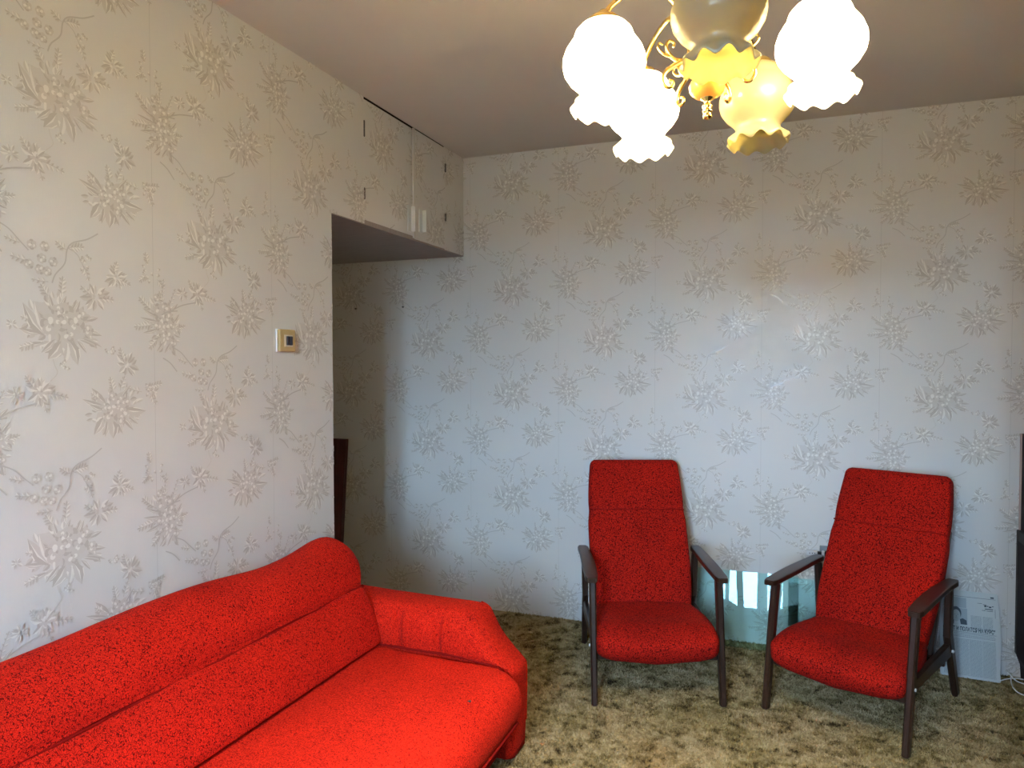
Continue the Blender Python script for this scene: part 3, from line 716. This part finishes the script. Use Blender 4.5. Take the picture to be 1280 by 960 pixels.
for i in range(5):
    an = 4.912+i*2*PI/5; c, s = math.cos(an), math.sin(an)
    def Pz(r, z): return (LX+r*c, LY+r*s, z)
    bm = bmesh.new(); tube(bm, catmull([Pz(.026, 1.935), Pz(.040, 1.975), Pz(.060, 2.015), (Pz(.100, 2.042)), Pz(.145, 2.030), Pz(.184, 1.998), Pz(.196, 1.972)], 7), .0052, 10)
    arm_o = cp(obj('arm', bm, M_gold, ch, True))
    bm = bmesh.new(); lathe(bm, [(.006, 1.992), (.012, 1.986), (.014, 1.980), (.028, 1.975), (.033, 1.967), (.034, 1.955), (.031, 1.955)], Pz(RAD, 0), 24)
    obj('shade_cap', bm, M_gold, arm_o, True)
    bm = bmesh.new()
    tp = lambda t_: 1.15-.55*t_
    tube(bm, catmull([Pz(.024, 1.928), Pz(.042, 1.910), Pz(.062, 1.898), Pz(.080, 1.884), Pz(.086, 1.868), Pz(.079, 1.856), Pz(.068, 1.857), Pz(.066, 1.867), Pz(.073, 1.870)], 6), .0042, 8, tp)
    tube(bm, catmull([Pz(.046, 1.908), Pz(.062, 1.910), Pz(.074, 1.922), Pz(.077, 1.936), Pz(.070, 1.944), Pz(.062, 1.940), Pz(.064, 1.932)], 6), .0036, 8, tp)
    tube(bm, catmull([Pz(.066, 1.914), Pz(.082, 1.918), Pz(.093, 1.928), Pz(.091, 1.938), Pz(.084, 1.935)], 6), .0028, 8, tp)
    cp(obj('scroll', bm, M_gold, ch, True))
    sh = shade(LX+RAD*c, LY+RAD*s, ZB, LIT[i], ch, i)
    tag(sh, 'lit glowing glass shade' if LIT[i] else 'unlit cream glass shade')
    bm = bmesh.new(); lathe(bm, [(.004, .062), (.011, .058), (.011, .040), (.014, .030), (.021, .012), (.022, .002), (.018, -.010), (.008, -.018), (.002, -.019)], n=20)
    obj('bulb', bm, M_bulb if LIT[i] else M_bulb0, sh, True)
    if LIT[i]:
        ld = bpy.data.lights.new('bulb_light', 'POINT'); ld.energy = BULB; ld.color = (1.0, .89, .70); ld.shadow_soft_size = .024
        lo = bpy.data.objects.new('bulb_light', ld); COL.objects.link(lo); lo.parent = ch; lo.location = (RAD*c, RAD*s, ZB-.004-H)

# ------------------------------------------------------------------ glass sheets leaning on the back wall
gm2, n, p = new_mat('greenish_sheet_glass'); n.nodes.remove(p); out = n.nodes['Material Output']
tr = N(n, 'ShaderNodeBsdfTransparent'); tr.inputs[0].default_value = (.86, .97, .96, 1)
gl = N(n, 'ShaderNodeBsdfGlossy'); gl.inputs['Roughness'].default_value = .0; gl.inputs[0].default_value = (.62, .97, 1, 1)
fr = N(n, 'ShaderNodeFresnel'); fr.inputs[0].default_value = 1.5
mu = N(n, 'ShaderNodeMath', operation='MULTIPLY_ADD'); mu.inputs[1].default_value = .42; mu.inputs[2].default_value = .0; n.links.new(fr.outputs[0], mu.inputs[0])
mxs = N(n, 'ShaderNodeMixShader'); n.links.new(mu.outputs[0], mxs.inputs[0]); n.links.new(tr.outputs[0], mxs.inputs[1]); n.links.new(gl.outputs[0], mxs.inputs[2]); n.links.new(mxs.outputs[0], out.inputs[0])
def sheet(xa, xb, yb, yt, h, mat, label):
    a = math.atan2(yt-yb, h); g = empty('glass_sheet', ((xa+xb)/2, yb, 0.003))
    bm = bmesh.new(); box(bm, -(xb-xa)/2, (xb-xa)/2, -.002, .002, 0, h/math.cos(a), M=Matrix.Rotation(-a, 4, 'X')); o = obj('pane', bm, mat, g)
    tag(g, label, 'glass', 'glass sheets leaning on the back wall'); return g
sheet(1.28, 1.745, -.092, -.012, .348, gm2, 'greenish glass sheet leaning on the back wall between the two armchairs')
sheet(1.70, 2.16, -.072, -.006, .338, gm2, 'greenish glass sheet behind the left leg of the right armchair')

# ------------------------------------------------------------------ wall socket with adapter
so = empty('wall_socket', (1.872, 0, .472)); tag(so, 'grey wall socket with black centre behind the right armchair', 'socket')
boxobj('cover_plate', (-.036, .036, -.014, -.0006, -.034, .036), M_socket, so, bev=.003)
bm = bmesh.new(); lathe(bm, [(.020, 0), (.020, .006), (.016, .008)], n=24)
for v in bm.verts: v.co = Vector((v.co.x+.004, -.014-v.co.z, v.co.y))
obj('socket_well', bm, M_black, so)
ad = empty('plug_adapter', (1.83, -.018, .474)); tag(ad, 'white plastic plug adapter sticking out left of the grey wall socket', 'adapter')
boxobj('adapter_body', (-.052, -.004, -.016, .008, -.011, .011), M_white, ad, bev=.003)
boxobj('black_collar', (-.004, .014, -.013, .005, -.008, .008), M_black, ad, bev=.002)
boxobj('white_cap', (.014, .026, -.018, .000, -.014, .014), M_white, ad, bev=.003)
bm = bmesh.new()
for x in (-.038, -.026, -.015): lathe(bm, [(.0022, 0), (.0022, .001)], (x, 0, 0), 8)
for v in bm.verts: v.co = Vector((v.co.x, -.0162-v.co.z, v.co.y))
obj('holes', bm, M_black, ad)

# ------------------------------------------------------------------ newspapers leaning on the back wall
nw = empty('newspaper', (2.42, -.10, 0.004)); tag(nw, 'folded old newspaper with a portrait photo leaning on the wall beside the right armchair', 'newspaper')
nw.scale = (.80, 1, 1); nw.location.x = 2.436
nw.rotation_euler = (math.radians(-13), 0, math.radians(-3))
NWW, NH = .27, .365
for k in range(6):
    bm = bmesh.new(); w2 = NWW/2+.004*math.sin(k*2.1); hh = NH-.003*k; y = .0035*k
    loops = []
    for j in range(13):
        z = hh*j/12; bow = .006*math.sin(j*.55+k)*(k > 0); xr = w2+(.010 if k else 0)*math.sin(PI*j/12)**2*(.4+.2*k) + (.002*math.sin(j*2+k))
        loops.append([(-w2, y, z), (-w2, y+.003, z), (0, y+.003+abs(bow)*.2, z), (xr, y+.003, z), (xr, y, z), (0, y, z)])
    loft(bm, loops); obj('folded_page', bm, M_news, nw, False)
front = nw
def rect(bm, xa, xb, za, zb, y=-.0006): bm.faces.new([bm.verts.new(q) for q in ((xa, y, za), (xb, y, za), (xb, y, zb), (xa, y, zb))])
def nobj(name, bm, m, stuff=False):
    o = obj(name, bm, m, nw, normals=False)
    if stuff: o['kind'] = 'stuff'
    return o
X0, X1 = -.125, .125
rg = random.Random(3)
bm = bmesh.new()
cols = [(-.122, -.064), (-.060, -.001), (.003, .060), (.064, .122)]
for ca, cb in cols:
    z = .160
    while z > .008:
        x = ca
        while x < cb-.004:
            w = min(rg.uniform(.004, .013), cb-x); rect(bm, x, x+w-.0015, z, z+.0016); x += w
        z -= .0040
for ca, cb in [(.008, .060), (.064, .112)]:
    z = .262
    while z > .205:
        x = ca
        while x < cb-.004:
            w = min(rg.uniform(.004, .013), cb-x); rect(bm, x, x+w-.0015, z, z+.0016); x += w
        z -= .0040
for z in (.183, .176, .170):
    x = X0
    while x < X1-.01: w = rg.uniform(.005, .012); rect(bm, x, x+w-.0015, z, z+.0022); x += w
nobj('text_columns', bm, M_inkg, True)
bm = bmesh.new()
rect(bm, X0, X1, .3395, .3408); rect(bm, X0, X1, .1895, .1907); rect(bm, .121, .1225, .262, .300); rect(bm, .101, .117, .344, .350)
for a, b in cols[:-1]: rect(bm, b+.0015, b+.0021, .010, .165)
nobj('printed_rules', bm, M_ink)
bm = bmesh.new(); rect(bm, X0, -.012, .292, .335); nobj('masthead_block', bm, M_inkl)
def ell(bm, cx, cz, rx, rz, y, n=20, f=None):
    bm.faces.new([bm.verts.new((cx+rx*math.cos(2*PI*i/n), y, cz+rz*math.sin(2*PI*i/n))) for i in range(n)])
# photograph of a man in a suit (printed, flat)
bm = bmesh.new(); rect(bm, X0+.002, -.008, .221, .290, -.0007); ph = nobj('portrait_photo', bm, M_inkl)
M_face = flat('halftone_face', (.36, .41, .41), .9); M_hair = flat('halftone_dark', (.07, .09, .10), .9); M_shirt = flat('halftone_light', (.48, .52, .52), .9)
def pp(poly, m, y, nm):
    bm = bmesh.new(); bm.faces.new([bm.verts.new((a, y, b)) for a, b in poly]); o = obj(nm, bm, m, ph, normals=False)
pp([(-.120, .222), (-.112, .228), (-.092, .238), (-.075, .246), (-.050, .240), (-.030, .248), (-.012, .240), (-.010, .222)], M_hair, -.0009, 'suit')
pp([(-.072, .222), (-.070, .240), (-.056, .236), (-.044, .243), (-.040, .222)], M_shirt, -.0010, 'shirt')
bm = bmesh.new(); ell(bm, -.062, .268, .026, .028, -.0010); ell(bm, -.062, .262, .024, .022, -.00101); obj('hair', bm, M_hair, ph, normals=False)
bm = bmesh.new(); ell(bm, -.060, .258, .0195, .025, -.0012); obj('face', bm, M_face, ph, normals=False)
bm = bmesh.new()
for x in (-.068, -.053): ell(bm, x, .262, .004, .0016, -.0013, 8)
ell(bm, -.060, .247, .0075, .0014, -.0013, 8); ell(bm, -.060, .2545, .0025, .004, -.00131, 8); obj('features', bm, M_inkg, ph, normals=False)
def text(s, size, x, z, m, width=None, name='headline', y=-.0010):
    cu = bpy.data.curves.new(name, 'FONT'); cu.body = s; cu.size = size; cu.offset = size*.035
    to = bpy.data.objects.new('tmp_text', cu); COL.objects.link(to)
    dg = bpy.context.evaluated_depsgraph_get(); me = bpy.data.meshes.new_from_object(to.evaluated_get(dg))
    bpy.data.objects.remove(to)
    xs = [v.co.x for v in me.vertices]
    sc = (width/(max(xs)-min(xs))) if (width and xs) else 1
    for v in me.vertices: v.co = Vector((x+v.co.x*sc, y, z+v.co.y))
    me.materials.clear(); return link_mesh(name, me, m, nw)
text('СТОИТ И ПОЛАТСЯ НА КУРС"', .0235, X0+.001, .1955, M_ink, .243)
bm = bmesh.new()
for k, (xa, za, w_, h_) in enumerate(((.040, .318, .022, .0016), (.066, .314, .016, .0022), (.072, .306, .010, .007), (.084, .308, .007, .004), (.093, .304, .012, .006), (.107, .309, .008, .003), (.074, .296, .038, .0035), (.060, .290, .018, .002), (.082, .289, .030, .002))): rect(bm, xa, xa+w_, za, za+h_, -.0010)
nobj('small_emblem', bm, M_ink, True)

# ------------------------------------------------------------------ wall unit at the right edge
wu = empty('wall_unit', (2.78, -.25, 0)); tag(wu, 'dark varnished wall unit standing at the right edge of the back wall', 'cabinet')
def wp(o): o.location = Vector(o.location)-wu.location; return o
UX = 2.620
wp(boxobj('lower_side_panel', (UX, UX+.018, -.55, -.012, .11, .64), M_cab, wu, bev=.001))
wp(boxobj('front_edge_strip', (UX-.002, UX+.020, -.030, -.006, .11, .642), M_cabedge, wu, bev=.001))
wp(boxobj('worn_top_band', (UX-.001, 2.93, -.55, -.006, .60, .645), M_cabedge, wu, bev=.002))
bm = bmesh.new(); loops = []
for yy in (-.55, -.008):
    loops.append([(UX+.004, yy, .13), (UX+.004, yy, .10), (UX+.018, yy, .06), (UX+.022, yy, 0.002), (UX+.05, yy, 0.002), (UX+.05, yy, .13)])
loft(bm, loops); wp(obj('plinth_foot', bm, M_cab, wu))
wp(boxobj('lower_body', (UX+.02, 2.93, -.548, -.015, .03, .60), M_cab, wu))
wp(boxobj('upper_body', (2.630, 2.93, -.30, -.004, .646, 1.06), M_cab, wu, bev=.002))
M_pink = flat('pinkish_worn_edge', (.52, .36, .30), .5)
wp(boxobj('upper_edge_strip', (2.6255, 2.6298, -.020, -.004, .646, 1.06), M_pink, wu))
wd = empty('light_blocker', (2.6, -2.25, 0)); tag(wd, 'tall dark cabinet added out of view along the right wall to block window light', 'light_blocker')  # unseen cabinet added to keep window light off the back wall's right edge
def wq(o): o.location = Vector(o.location)-wd.location; return o
wq(boxobj('body', (2.188, 2.93, -3.47, -1.93, .06, 2.25), M_cab, wd, bev=.004)); wq(boxobj('plinth', (2.21, 2.92, -3.45, -1.95, 0.002, .06), M_cab, wd))
for k in range(3):
    ya = -3.465+k*.512; d = wq(boxobj('door', (2.172, 2.187, ya, ya+.505, .08, 2.23), M_cab, wd, bev=.003)); boxobj('door_handle', (2.158, 2.172, ya+.40, ya+.415, 1.0, 1.12), M_gold, d, bev=.003)

# ------------------------------------------------------------------ white cable on the carpet
bm = bmesh.new(); tube(bm, catmull([(2.545, -.10, .012), (2.575, -.075, .014), (2.60, -.060, .014), (2.628, -.05, .013), (2.70, -.08, .012)], 8), .0025, 8)
tag(obj('cable', bm, M_white, smooth=True), 'thin white cable running from the newspaper to the dark cabinet', 'cable')
bm = bmesh.new(); tube(bm, catmull([(2.598, -.045, .030), (2.585, -.10, .014), (2.578, -.17, .013), (2.592, -.22, .013), (2.64, -.245, .013), (2.72, -.25, .012)], 8), .0025, 8)
tube(bm, catmull([(2.585, -.045, .034), (2.605, -.08, .016), (2.63, -.105, .014), (2.70, -.14, .012)], 8), .0025, 8)
tag(obj('cable', bm, M_white, smooth=True), 'looped white cable lying at the foot of the dark cabinet', 'cable')

# ------------------------------------------------------------------ carpet pile (stuff)
rng = np.random.default_rng(4); NT = 170000
x = rng.uniform(.25, 2.6, NT); y = rng.uniform(-2.3, -.002, NT)
keep = ~((x < .80) & (y < -1.44)); x, y = x[keep], y[keep]; NT = len(x)
a = rng.uniform(0, PI, NT); w = rng.uniform(.0020, .0042, NT); h = rng.uniform(.005, .011, NT)
lx = rng.normal(0, .0035, NT); ly = rng.normal(0, .0035, NT)
co = np.zeros((NT, 3, 3), np.float32)
co[:, 0] = np.stack([x-np.cos(a)*w, y-np.sin(a)*w, np.zeros(NT)], 1); co[:, 1] = np.stack([x+np.cos(a)*w, y+np.sin(a)*w, np.zeros(NT)], 1)
co[:, 2] = np.stack([x+lx, np.minimum(y+ly, -.001), h], 1)
me = bpy.data.meshes.new('carpet_pile'); me.vertices.add(NT*3); me.vertices.foreach_set('co', co.ravel())
me.loops.add(NT*3); me.loops.foreach_set('vertex_index', np.arange(NT*3, dtype=np.int32))
me.polygons.add(NT); me.polygons.foreach_set('loop_start', np.arange(0, NT*3, 3, dtype=np.int32))
try: me.polygons.foreach_set('loop_total', np.full(NT, 3, dtype=np.int32))
except Exception: pass
me.update(calc_edges=True)
link_mesh('carpet_pile', me, M_carpet, floor)['kind'] = 'stuff'
